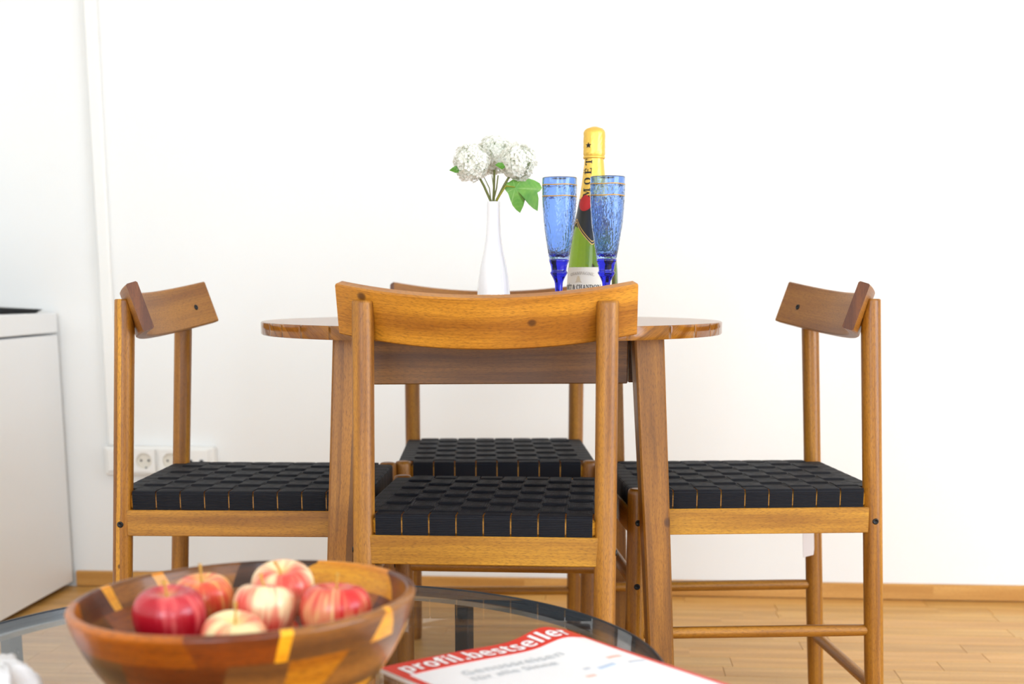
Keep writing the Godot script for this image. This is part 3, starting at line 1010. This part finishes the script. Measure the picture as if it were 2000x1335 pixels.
# the bowl is turned from blocks of light and dark wood glued together: each block is a piece of the shell
func build_bowl() -> void:
	var t := thing("wooden_bowl", "large turned bowl of glued light and dark wood blocks, full of apples", "bowl", Vector3(-0.2387, GLASS_TOP + 0.0030, -1.230))
	t.rotation.z = deg_to_rad(1.9)
	var outer := smooth_profile([Vector2(0.0840, 0.0030), Vector2(0.1030, 0.0140), Vector2(0.1210, 0.0300), Vector2(0.1350, 0.0480), Vector2(0.1470, 0.0690), Vector2(0.1556, 0.0900), Vector2(0.1596, 0.1055)], 8)
	var inner := smooth_profile([Vector2(0.0700, 0.0140), Vector2(0.0930, 0.0240), Vector2(0.1120, 0.0390), Vector2(0.1262, 0.0550), Vector2(0.1380, 0.0740), Vector2(0.1466, 0.0930), Vector2(0.1508, 0.1072)], 8)
	var n := outer.size()
	var G := func(f: float, a: float, which: Array) -> Vector3:
		var q := clampf(f, 0, 1) * (n - 1)
		var i := mini(int(q), n - 2)
		var p: Vector2 = (which[i] as Vector2).lerp(which[i + 1], q - i)
		return Vector3(sin(a) * p.x, p.y, cos(a) * p.x)
	# rows from the foot to the lip: [from, to, [[start angle in degrees, lean, wood], ...]]; 0 faces the lens, 90 the flutes' side
	var rows := [
		[0.00, 0.42, [[-170, 6, 1], [-120, -5, 3], [-75, 4, 0], [-42, -6, 2], [-8, 5, 3], [24, -4, 1], [50, 7, 4], [72, -5, 2], [110, 4, 0], [150, -4, 3]]],
		[0.42, 0.76, [[-178, 4, 3], [-140, -6, 5], [-104, 5, 3], [-72, -3, 2], [-34, 4, 1], [2, 6, 3], [23, 3, 6], [40, 12, 3], [60, -8, 3], [78, 6, 4], [92, 5, 1], [128, -6, 5], [156, 4, 1]]],
		[0.76, 1.00, [[-166, -4, 3], [-139, 3, 4], [-134, 3, 3], [-113, 2, 4], [-108, 3, 1], [-84, -3, 0], [-40, 4, 5], [-6, -3, 1], [20.5, 2, 4], [24.5, 2, 3], [58, 6, 4], [66, -4, 3], [92, 3, 1], [118, 10, 4], [168, -14, 2]]]]
	for row in rows:
		var L: Array = row[2]
		for k in L.size():
			var a0: float = deg_to_rad(L[k][0])
			var nxt: Array = L[(k + 1) % L.size()]
			var a1: float = deg_to_rad(nxt[0] + (360 if k == L.size() - 1 else 0))
			var l0: float = deg_to_rad(L[k][1])
			var l1: float = deg_to_rad(nxt[1])
			var st := tool()
			var nu := maxi(3, int((a1 - a0) / deg_to_rad(3.0)))
			var nv := 8
			var lip: bool = row[1] > 0.99
			var layers := []
			for side in 2:
				var P := []
				var U := []
				for j in nv + 1:
					var f: float = lerpf(row[0], row[1], float(j) / nv)
					var rr := PackedVector3Array()
					var uv := PackedVector2Array()
					for i in nu + 1:
						var a := lerpf(a0 + l0 * (float(j) / nv - 0.5), a1 + l1 * (float(j) / nv - 0.5), float(i) / nu)
						rr.append(G.call(f, a, outer if side == 0 else inner))
						uv.append(Vector2(f * 0.13, a * 0.14 + 0.5))
					P.append(rr); U.append(uv)
				layers.append(P)
				patch(st, P, U, 1 + side, side == 0)
			if lip:
				var P := []
				var U := []
				for j in 5:
					var b := PI * j / 4.0
					var rr := PackedVector3Array()
					var uv := PackedVector2Array()
					for i in nu + 1:
						var p: Vector3 = layers[0][nv][i].lerp(layers[1][nv][i], 0.5 - 0.5 * cos(b))
						rr.append(p + Vector3(0, 0.0030 * sin(b), 0))
						uv.append(Vector2(0.13 + j * 0.002, (a0 + (a1 - a0) * i / nu) * 0.14 + 0.5))
					P.append(rr); U.append(uv)
				patch(st, P, U, 1, true)
			put("wood_block", done(st), M.bowl[int(L[k][2])], t)
	put("bowl_foot", lathe([Vector2(0.0, 0.0), Vector2(0.070, 0.0), Vector2(0.078, 0.0012), Vector2(0.0842, 0.0034), Vector2(0.0842, 0.008), Vector2(0.0702, 0.0142), Vector2(0.05, 0.0115), Vector2(0.0, 0.0105)], 64), M.bowl[1], t)

func apple_texture(seed_: int, red: Color, pale: Color, share: float) -> ImageTexture:
	var w := 256
	var h := 128
	var im := Image.create(w, h, false, Image.FORMAT_RGB8)
	var a := noise(seed_, 1.0, 3)
	var b := noise(seed_ + 5, 1.0, 2)
	for y in h:
		var v := float(y) / h
		for x in w:
			var th := TAU * x / w
			var cx := cos(th)
			var sx := sin(th)
			var big := a.get_noise_3d(cx * 0.7, sx * 0.7, v * 1.2)
			var streak := b.get_noise_3d(cx * 9.0, sx * 9.0, v * 1.6)
			var fleck := a.get_noise_3d(cx * 22.0, sx * 22.0, v * 40.0)
			var k := clampf(share + big * 1.3 + streak * 0.55, 0, 1)
			var c := pale.lerp(red, k)
			c = c.lerp(rgb(240, 214, 120), clampf((v - 0.88) * 6.0 + streak * 0.4, 0.0, 0.75) if v > 0.85 else 0.0)
			c = c.lerp(pale, clampf((fleck - 0.45) * 2.0, 0, 0.4))
			im.set_pixel(x, y, c)
	return ImageTexture.create_from_image(im)

func build_apple(label: String, at: Vector3, r: float, tex: Texture2D, spin: float, tilt: Vector2, stem: Vector3) -> void:
	var t := thing("apple", label, "apple", at - Vector3(0, r * 0.86, 0), 0.0, "apples in the wooden bowl")
	t.rotation = Vector3(tilt.x, spin, tilt.y)
	var prof := []
	for i in 37:
		var a := PI * i / 36
		# dimples at both ends
		var rad := sin(a) * (1.0 + 0.06 * cos(a * 2.0 + 0.3)) * r
		var y := -cos(a) * 0.90 * r
		var dt := exp(-pow((PI - a) / 0.42, 2.0)) * 0.30 * r
		var db := exp(-pow(a / 0.32, 2.0)) * 0.20 * r
		rad *= 1.0 + 0.05 * (-cos(a))
		prof.append(Vector2(maxf(rad, 0.0), y - dt + db + 0.86 * r))
	var st := tool()
	var P := []
	var U := []
	for j in prof.size():
		var rr := PackedVector3Array()
		var uv := PackedVector2Array()
		for i in 41:
			var a := TAU * (i % 40) / 40
			var lob := 1.0 + 0.018 * cos(a * 5.0) * (1.0 - float(j) / prof.size())
			rr.append(Vector3(sin(a) * prof[j].x * lob, prof[j].y, cos(a) * prof[j].x * lob))
			uv.append(Vector2(i / 40.0, j / 36.0))
		P.append(rr); U.append(uv)
	patch(st, P, U, 1, true)
	var m := plain(Color.WHITE, 0.26)
	m.albedo_texture = tex
	m.texture_repeat = true
	put("skin", done(st), m, t)
	var b := Vector3(0, 1.40 * r, 0)
	put("stalk", pipe([b - Vector3(0, 0.004, 0), b + stem * 0.3, b + stem * 0.72 + Vector3(0.0006, 0, 0), b + stem], [0.0012, 0.0011, 0.0011, 0.0017], 8), M.apple_stalk, t)

func build_magazine() -> void:
	# lies askew: its head edge runs away to the flutes' side
	var turn := atan2(0.146, 0.196)
	var t := thing("magazine", "white magazine with red title band and wavy cover on the glass coffee table", "magazine", Vector3(-0.1286, GLASS_TOP, -1.3521), turn)
	var W := 0.248
	var Hh := 0.315
	var lift := func(x: float, z: float) -> float:
		var u := x / W
		var bump := exp(-pow((u - 0.86) / 0.13, 2.0)) * 0.0115 * exp(-z / 0.14)
		var rise := 0.0012 * sin(u * 5.0) + 0.0016
		return 0.0035 + bump + rise
	var on := func(x: float, z: float, o: float) -> Vector3:
		return Vector3(x, lift.call(x, z) + o, z)
	var sheet := func(x0: float, x1: float, z0: float, z1: float, o: float, o2: float) -> ArrayMesh:
		var st := tool()
		var layers := []
		for s in 2:
			var P := []
			var U := []
			for j in 17:
				var row := PackedVector3Array()
				var uv := PackedVector2Array()
				for i in 33:
					var x := lerpf(x0, x1, i / 32.0)
					var z := lerpf(z0, z1, j / 16.0)
					var p: Vector3 = on.call(x, z, o if s == 0 else o2)
					if s == 1: p.y = maxf(p.y, 0.0004)
					row.append(p)
					uv.append(Vector2(x, z))
				P.append(row); U.append(uv)
			layers.append(P)
			patch(st, P, U, 1 + s, s == 0)
		for e in 4:
			var a := PackedVector3Array()
			var b := PackedVector3Array()
			var cnt := 33 if e < 2 else 17
			for i in cnt:
				var j: int = [0, 16, i, i][e]
				var q: int = [i, i, 0, 32][e]
				a.append(layers[0][j][q]); b.append(layers[1][j][q])
			var u := PackedVector2Array()
			u.resize(cnt)
			patch(st, [a, b], [u, u], 5 + e, e == 0 or e == 3)
		return done(st)
	put("pages", sheet.call(0.0, W, 0.0, Hh, -0.0002, -0.0045), M.page, t)
	put("cover", sheet.call(0.0, W, 0.0, Hh, 0.0003, -0.0001), M.cover, t)
	put("title_band", sheet.call(0.0, W, 0.0, 0.041, 0.0007, 0.0003), M.cover_red, t)
	put("cover_edge", sheet.call(W - 0.0065, W, 0.041, Hh, 0.0007, 0.0003), M.cover_red, t)
	put("cover_edge", sheet.call(0.0, 0.009, 0.041, Hh, 0.0007, 0.0003), M.cover_red, t)
	var sans := font_of("Droid Sans", true)
	var st := tool()
	text_on(st, "profil.bestseller", sans, 0.036, func(p: Vector3): return on.call(W * 0.485 + p.x * 0.80, 0.0215 - p.y, 0.0012))
	put("title_lettering", done(st), M.page, t)
	st = tool()
	text_on(st, "Genussreisen", sans, 0.020, func(p: Vector3): return on.call(0.118 + p.x, 0.073 - p.y, 0.0008))
	text_on(st, "für alle Sinne", sans, 0.017, func(p: Vector3): return on.call(0.104 + p.x, 0.095 - p.y, 0.0008))
	put("cover_lettering", done(st), M.faint_ink, t)
	for q in [[0.178, 0.135, 0.022, 0.008, 0], [0.205, 0.118, 0.018, 0.007, 1], [0.214, 0.142, 0.022, 0.006, 2], [0.150, 0.150, 0.012, 0.006, 1], [0.165, 0.128, 0.008, 0.006, 2]]:
		put("cover_print", sheet.call(q[0], q[0] + q[2], q[1], q[1] + q[3], 0.0006, 0.0003), [M.print_blue, M.print_orange, M.print_grey][q[4]], t)

func coffee_materials() -> void:
	M.page = plain(rgb(246, 246, 246), 0.6)
	M.cover = plain(rgb(248, 249, 250), 0.35)
	M.cover_red = plain(rgb(222, 58, 44), 0.35)
	M.faint_ink = plain(rgb(206, 210, 212), 0.5)
	M.print_blue = plain(rgb(190, 206, 226), 0.5)
	M.print_orange = plain(rgb(232, 190, 176), 0.5)
	M.print_grey = plain(rgb(196, 200, 208), 0.5)
	M.apple_stalk = plain(rgb(196, 150, 62), 0.6)
	M.napkin = plain(rgb(248, 248, 250), 0.85)
	var P := rgb(60, 28, 12)
	var honey := wood_image(101, rgb(190, 104, 14), rgb(132, 62, 4), P, 22.0, [], [], 192, 384)
	var brown := wood_image(103, rgb(130, 58, 16), rgb(76, 28, 6), rgb(40, 16, 6), 26.0, [], [], 192, 384)
	var umber := wood_image(107, rgb(92, 52, 30), rgb(52, 26, 14), rgb(36, 16, 10), 30.0, [], [], 192, 384)
	var mauve := wood_image(109, rgb(156, 98, 66), rgb(98, 58, 44), rgb(58, 36, 40), 34.0, [], [], 192, 384)
	var sap := wood_image(113, rgb(246, 178, 62), rgb(214, 130, 24), rgb(150, 80, 16), 20.0, [], [], 192, 384)
	M.bowl = []
	var ochre := wood_image(127, rgb(206, 134, 44), rgb(158, 88, 18), P, 24.0, [], [], 192, 384)
	for x in [honey, brown, umber, mauve, sap, honey, ochre]:
		var m := wood(x, 0.30)
		m.metallic_specular = 0.4
		m.clearcoat_enabled = true
		m.clearcoat = 0.2
		m.clearcoat_roughness = 0.10
		M.bowl.append(m)

func build_apples() -> void:
	var deep := apple_texture(3, rgb(176, 18, 36), rgb(236, 120, 110), 0.86)
	var red := apple_texture(21, rgb(206, 36, 36), rgb(246, 190, 130), 0.74)
	var blush := apple_texture(37, rgb(226, 72, 62), rgb(250, 222, 172), 0.42)
	var pale := apple_texture(55, rgb(228, 96, 70), rgb(248, 226, 168), 0.22)
	var gold := apple_texture(71, rgb(222, 66, 48), rgb(246, 196, 110), 0.50)
	build_apple("dark crimson apple against the inner side of the bowl", Vector3(-0.305, 0.4606, -1.205), 0.0350, deep, 0.4, Vector2(0.10, 0.05), Vector3(-0.003, 0.017, 0.001))
	build_apple("bright red apple with upright stalk beside the yellow wood of the bowl", Vector3(-0.1559, 0.4622, -1.210), 0.0350, red, 2.0, Vector2(0.06, -0.04), Vector3(-0.003, 0.018, 0.000))
	build_apple("pale pink striped apple in the middle of the heap", Vector3(-0.2225, 0.4650, -1.2105), 0.0308, blush, 3.3, Vector2(0.16, 0.10), Vector3(0.006, 0.016, -0.002))
	build_apple("small yellow apple lying lowest, half hidden by the bowl's lip", Vector3(-0.2390, 0.4535, -1.150), 0.0305, pale, 1.1, Vector2(0.22, 0.12), Vector3(-0.002, 0.022, 0.000))
	build_apple("orange-flecked apple leaning on the dark crimson one", Vector3(-0.2880, 0.4610, -1.270), 0.0310, gold, 5.0, Vector2(0.05, -0.08), Vector3(0.000, 0.020, 0.000))
	build_apple("red and cream apple with long slanting stalk, highest in the bowl", Vector3(-0.2140, 0.4705, -1.286), 0.0320, blush, 0.9, Vector2(0.20, 0.22), Vector3(-0.008, 0.016, 0.000))
	for k in 5:
		var a := 0.5 + TAU * k / 5
		build_apple("red apple at the bottom of the bowl, buried under the other apples", Vector3(-0.2387 + sin(a) * 0.060, 0.4190, -1.226 + cos(a) * 0.060), 0.0285, red, a, Vector2(0.2, 0.1), Vector3(0.0, 0.006, 0.0))

func build_napkin() -> void:
	var st := tool()
	var n := noise(133, 1.0, 3)
	var P := []
	var U := []
	for j in 15:
		var v := j / 14.0
		var rr := PackedVector3Array()
		var uv := PackedVector2Array()
		for i in 49:
			var a := TAU * (i % 48) / 48
			var r := 0.045 * sin(v * PI * 0.5 + 0.0001) * (1.0 + 0.20 * sin(a * 7.0 + v * 3.0) + 0.25 * n.get_noise_2d(cos(a) * 3.0, sin(a) * 3.0 + v))
			var y := 0.034 * pow(cos(v * PI * 0.5), 0.8) + 0.010 * absf(sin(a * 6.0 + v * 9.0)) * v * (1.0 - v) * 3.0
			rr.append(Vector3(sin(a) * r, y + 0.0003, cos(a) * r))
			uv.append(Vector2(a, v))
		P.append(rr); U.append(uv)
	patch(st, P, U, 1, false)
	var o := put("napkin", done(st), M.napkin, self)
	o.position = Vector3(-0.502, GLASS_TOP + 0.0005, -1.265)
	tag(o, "white crumpled paper napkin on the glass near the bowl", "napkin")

# ------------------------------------------------------------------ the room
func build_room() -> void:
	# in wall axes: x along the far wall, z from it towards the lens
	var x0 := -1.72
	var x1 := ROOM_X
	var z1 := 5.60
	var hgt := 2.55
	var cx := (x0 + x1) / 2
	var w := x1 - x0
	struct("wall_back", box(Vector3(w + 0.4, hgt + 0.2, 0.12), 0.001, 0, Vector3(cx, hgt / 2, -0.06)), M.wall, "plain white painted wall behind the dining table", "wall")
	struct("wall_left", box(Vector3(0.12, hgt + 0.2, z1), 0.001, 0, Vector3(x0 - 0.06, hgt / 2, z1 / 2)), M.wall, "white side wall behind the sideboard", "wall")
	struct("ceiling", box(Vector3(w + 0.4, 0.12, z1 + 0.4), 0.001, 0, Vector3(cx, hgt + 0.06, z1 / 2)), M.ceiling, "flat white ceiling", "ceiling")
	# walls with tall windows: two behind the lens, one in the side wall
	windowed_wall("wall_front", "white wall with two tall windows facing the dining table", Vector3(0, 0, z1), 0.0, cx, w + 0.4, hgt, [WINDOWS[0], WINDOWS[1]], WIN_W, 1, ["white framed window nearer the sideboard wall", "white framed window farther from the sideboard wall"])
	windowed_wall("wall_right", "white side wall with one wide window opposite the sideboard", Vector3(x1, 0, 0), PI / 2, -z1 / 2, z1 + 0.1, hgt, [-SIDE_Z], SIDE_W, 3, ["wide white framed window in the side wall opposite the sideboard"])
	# skirting board
	struct("baseboard_back", box(Vector3(x1 + 1.098, 0.0385, 0.014), 0.002, 0, Vector3((x1 - 1.098) / 2, 0.0205, 0.0072)), M.skirting, "low oak skirting board along the white wall", "skirting board")
	# floor: slab, planks in view one by one, the rest joined
	var fl := struct("floor", box(Vector3(w + 0.4, 0.10, z1 + 0.4), 0.001, 0, Vector3(cx, -0.0645, z1 / 2)), M.oak[3], "light oak strip parquet floor", "floor")
	var lens := [0.34, 0.42, 0.50, 0.58]
	var shapes := []
	for L in lens: shapes.append(box(Vector3(L - 0.0008, 0.014, 0.0692), 0.0006, 0, Vector3.ZERO, 0.1, 0.5))
	var rest := tool()
	var row := 0
	var z := 0.008
	while z < z1 - 0.07:
		var x := x0 + 0.01 - rng.randf() * 0.25
		while x < x1 - 0.01:
			var k := rng.randi() % 4
			var L: float = lens[k]
			var c := Vector3(x + L / 2, -0.0071, z + 0.035)
			if z < 1.16 and x + L > -1.45 and x < 1.62:
				if x > x0 + 0.0:
					var o := put("plank", shapes[k], M.oak[rng.randi() % 6], fl)
					o.position = c
			else:
				var a := maxf(x, x0 + 0.002)
				var b := minf(x + L, x1 - 0.002)
				if b > a + 0.01: box_into(rest, Vector3((a + b) / 2, -0.0071, z + 0.035), Vector3(b - a - 0.0008, 0.014, 0.0692), 0.0006, 0, 0.1 + 0.03 * (row % 5), 0.3 * (k % 3))
			x += L
		z += 0.070
		row += 1
	var rs := put("planks", done(rest), M.oak[1], fl)
	rs.set_meta("kind", "stuff")

const WINDOWS := [-0.55, 1.75]
const WIN_W := 1.50
const WIN_H := 2.15
const WIN_Y := 1.20
const ROOM_X := 3.60
const SIDE_Z := 3.20
const SIDE_W := 2.90

# a wall in its own axes: x along it, z out of the room; holes at the given places
func windowed_wall(called: String, label: String, at: Vector3, turn: float, cx: float, w: float, hgt: float, holes: Array, win_w: float, first: int, labels: Array) -> void:
	var comb := CSGCombiner3D.new()
	comb.name = called
	add_child(comb)
	comb.position = wall_to_world(at)
	comb.rotation.y = WALL_TURN + turn
	tag(comb, label, "wall", "", "structure")
	var solid := CSGBox3D.new()
	solid.name = "wall_solid"
	solid.size = Vector3(w, hgt + 0.2, 0.20)
	solid.position = Vector3(cx, hgt / 2, 0.10)
	solid.material = M.wall
	comb.add_child(solid)
	for k in holes.size():
		var wx: float = holes[k]
		var hole := CSGBox3D.new()
		hole.name = "window_opening"
		hole.operation = CSGShape3D.OPERATION_SUBTRACTION
		hole.size = Vector3(win_w, WIN_H, 0.6)
		hole.position = Vector3(wx, WIN_Y, 0.10)
		hole.material = M.wall
		comb.add_child(hole, true)
		var st := tool()
		var f := 0.06
		for s in [-1.0, 1.0]:
			box_into(st, Vector3(wx + s * (win_w / 2 - f / 2), WIN_Y, 0.12), Vector3(f, WIN_H, 0.06), 0.004)
			box_into(st, Vector3(wx, WIN_Y + s * (WIN_H / 2 - f / 2), 0.12), Vector3(win_w - 2 * f, f, 0.06), 0.004)
		box_into(st, Vector3(wx, WIN_Y, 0.12), Vector3(0.05, WIN_H - 2 * f, 0.05), 0.004)
		var fr := put("window_%d" % (first + k), done(st), M.lacquer, self)
		tag(fr, labels[k], "window", "", "structure")
		fr.position = wall_to_world(at)
		fr.rotation.y = WALL_TURN + turn
		for s in [-1.0, 1.0]:
			put("pane", box(Vector3(win_w / 2 - f - 0.02, WIN_H - 2 * f, 0.006), 0.0005, 0, Vector3(wx + s * (win_w / 4 - f / 2 + 0.01), WIN_Y, 0.12)), M.window_pane, fr)

func build_fittings() -> void:
	# cable duct on the wall
	var d := put("cable_duct", box(Vector3(0.030, 2.186, 0.017), 0.003, 1, Vector3(0, 1.093, 0.0085)), M.plastic, self)
	d.position = wall_to_world(Vector3(-0.978, 0.3625, 0.0005))
	d.rotation.y = WALL_TURN
	tag(d, "white upright cable duct on the wall above the sockets", "cable duct")
	var s := thing("wall_socket", "white four-gang wall socket strip behind the chair by the sideboard", "socket", wall_to_world(Vector3(-0.8605, 0.3260, 0.0005)), WALL_TURN)
	put("frame", box(Vector3(0.281, 0.0715, 0.030), 0.004, 0, Vector3(0, 0, 0.015)), M.plastic, s)
	for k in 4:
		var gx := -0.1055 + 0.0672 * k + 0.004
		if k == 1 or k == 2:
			var c := CSGCombiner3D.new()
			c.name = "socket_insert"
			s.add_child(c, true)
			var pl := CSGBox3D.new()
			pl.name = "plate"
			pl.size = Vector3(0.056, 0.056, 0.010)
			pl.position = Vector3(gx, 0.002, 0.0345)
			pl.material = M.plastic
			c.add_child(pl)
			var cut := CSGCylinder3D.new()
			cut.name = "dish"
			cut.operation = CSGShape3D.OPERATION_SUBTRACTION
			cut.radius = 0.0195
			cut.height = 0.016
			cut.sides = 40
			cut.rotation.x = PI / 2
			cut.position = Vector3(gx, 0.002, 0.0400)
			cut.material = M.socket_dish
			c.add_child(cut)
			for e in [-1.0, 1.0]:
				var h := put("pin_hole", bolt_mesh(0.0028), M.hole, s)
				h.rotation.x = PI / 2
				h.position = Vector3(gx + e * 0.0095, 0.002, 0.0322)
			var m := put("earth_clip", box(Vector3(0.004, 0.005, 0.005), 0.0008), M.steel_leg, s)
			m.position = Vector3(gx + 0.003, -0.0165, 0.0345)
		else:
			var pl := put("blank_plate" if k == 0 else "aerial_plate", box(Vector3(0.056, 0.056, 0.008), 0.002, 0, Vector3(gx, 0.002, 0.0335)), M.plastic, s)
			if k == 3:
				for e in [-1.0, 1.0]:
					var h := put("aerial_port", lathe([Vector2(0.0, 0.0), Vector2(0.0052, 0.0), Vector2(0.0052, 0.004), Vector2(0.0036, 0.004), Vector2(0.0034, 0.001), Vector2(0.0, 0.001)], 20), M.hole, pl)
					h.rotation.x = PI / 2
					h.position = Vector3(gx - 0.003 + e * 0.0140, 0.001, 0.0372)
	# sideboard along the side wall
	var b := thing("sideboard", "white sideboard with thick top standing in the corner of the room", "sideboard", wall_to_world(Vector3(-1.104, 0, 0.016)), WALL_TURN)
	var dp := 0.600
	var ln := 1.75
	put("plinth", box(Vector3(dp - 0.03, 0.012, ln - 0.02), 0.001, 2, Vector3(-dp / 2 - 0.012, 0.006, ln / 2)), M.black, b)
	put("carcass", box(Vector3(dp - 0.020, 0.626, ln), 0.001, 2, Vector3(-dp / 2 - 0.010, 0.325, ln / 2)), M.lacquer, b)
	for k in 2:
		put("door", box(Vector3(0.018, 0.622, ln / 2 - 0.004), 0.0015, 2, Vector3(-0.009, 0.325, ln * (0.25 + 0.5 * k))), M.lacquer, b)
	put("worktop", box(Vector3(dp, 0.048, ln + 0.002), 0.002, 2, Vector3(-dp / 2, 0.6655, ln / 2)), M.lacquer, b)
	var tr := tool()
	# wedge-shaped black tray: thin flared tip at the open corner, thicker towards the side wall
	var low := [Vector2(-0.038, 0.03), Vector2(-0.030, 0.06), Vector2(-0.10, 0.33), Vector2(-0.42, 0.36), Vector2(-0.42, 0.03)]
	var high := [Vector2(-0.024, 0.025), Vector2(-0.016, 0.06), Vector2(-0.092, 0.345), Vector2(-0.43, 0.375), Vector2(-0.43, 0.02)]
	var hts := [0.0085, 0.0095, 0.020, 0.028, 0.028]
	var A := PackedVector3Array()
	var B := PackedVector3Array()
	var C := PackedVector3Array()
	for i in 6:
		var j := i % 5
		A.append(Vector3(low[j].x, 0.0, low[j].y))
		B.append(Vector3(high[j].x, hts[j], high[j].y))
		C.append(Vector3(lerpf(high[j].x, -0.2, 0.06), hts[j] + 0.001, lerpf(high[j].y, 0.2, 0.06)))
	loft(tr, [A, B, C], 0, 0, -1)
	var o := put("serving_tray", done(tr), M.black, self)
	o.position = wall_to_world(Vector3(-1.104, 0.6898, 0.016))
	o.rotation.y = WALL_TURN
	tag(o, "black slim tray with a pointed corner lying on the white sideboard", "tray")

func _ready() -> void:
	rng.seed = 20240611
	# ---- camera, sky, light, exposure
	var cam := Camera3D.new()
	cam.name = "camera"
	cam.projection = Camera3D.PROJECTION_FRUSTUM
	cam.near = 0.05
	cam.far = 60.0
	cam.size = 0.05 * 1335.0 / 2650.0
	cam.frustum_offset = Vector2(0.05 * 15.0 / 2650.0, 0.05 * (1078.0 - 667.5) / 2650.0)
	cam.position = Vector3(0, 0.758, 0)
	cam.rotation.x = -0.194854
	var lens := CameraAttributesPhysical.new()
	lens.frustum_focal_length = 50.0
	lens.exposure_aperture = 4.5
	lens.frustum_focus_distance = 2.02
	cam.attributes = lens
	add_child(cam)
	cam.current = true
	var env := Environment.new()
	var sky := Sky.new()
	var sm := ProceduralSkyMaterial.new()
	sm.sky_top_color = Color(0.82, 0.88, 0.96)
	sm.sky_horizon_color = Color(0.95, 0.96, 0.97)
	sm.ground_bottom_color = Color(0.55, 0.53, 0.50)
	sm.ground_horizon_color = Color(0.80, 0.79, 0.77)
	sm.energy_multiplier = 1.6
	sky.sky_material = sm
	env.background_mode = Environment.BG_SKY
	env.sky = sky
	env.tonemap_mode = Environment.TONE_MAPPER_LINEAR
	env.tonemap_exposure = 1.02
	env.sdfgi_enabled = true
	env.ssao_enabled = true
	env.ssil_enabled = true
	var we := WorldEnvironment.new()
	we.name = "surroundings"
	we.environment = env
	add_child(we)
	for k in 3:                      # daylight entering by the three windows
		var al := AreaLight3D.new()
		al.name = "window_daylight_%d" % (k + 1)
		al.area_size = Vector2((WIN_W if k < 2 else SIDE_W) - 0.14, WIN_H - 0.14)
		al.area_normalize_energy = false
		al.light_energy = [2.0, 1.1, 2.2][k]
		al.light_color = Color(0.875, 0.935, 1.0)
		al.area_range = 14.0
		al.shadow_enabled = true
		al.position = wall_to_world([Vector3(WINDOWS[0], WIN_Y, 5.58), Vector3(WINDOWS[1], WIN_Y, 5.58), Vector3(ROOM_X - 0.02, WIN_Y, SIDE_Z)][k])
		al.rotation.y = WALL_TURN + [0.0, 0.0, PI / 2][k]
		add_child(al)
	make_materials()
	table_materials()
	coffee_materials()
	build_room()
	build_chairs()
	build_table()
	build_coffee_table()
	build_fittings()
	build_bottle()
	build_flute("blue hammered glass flute with gold rim lines standing beside the white vase", Vector3(0.0859, TT, -2.18))
	build_flute("blue hammered glass flute with gold rim lines standing right before the bottle", Vector3(0.1591, TT, -2.16))
	build_flowers()
	build_bowl()
	build_apples()
	build_magazine()
	build_napkin()
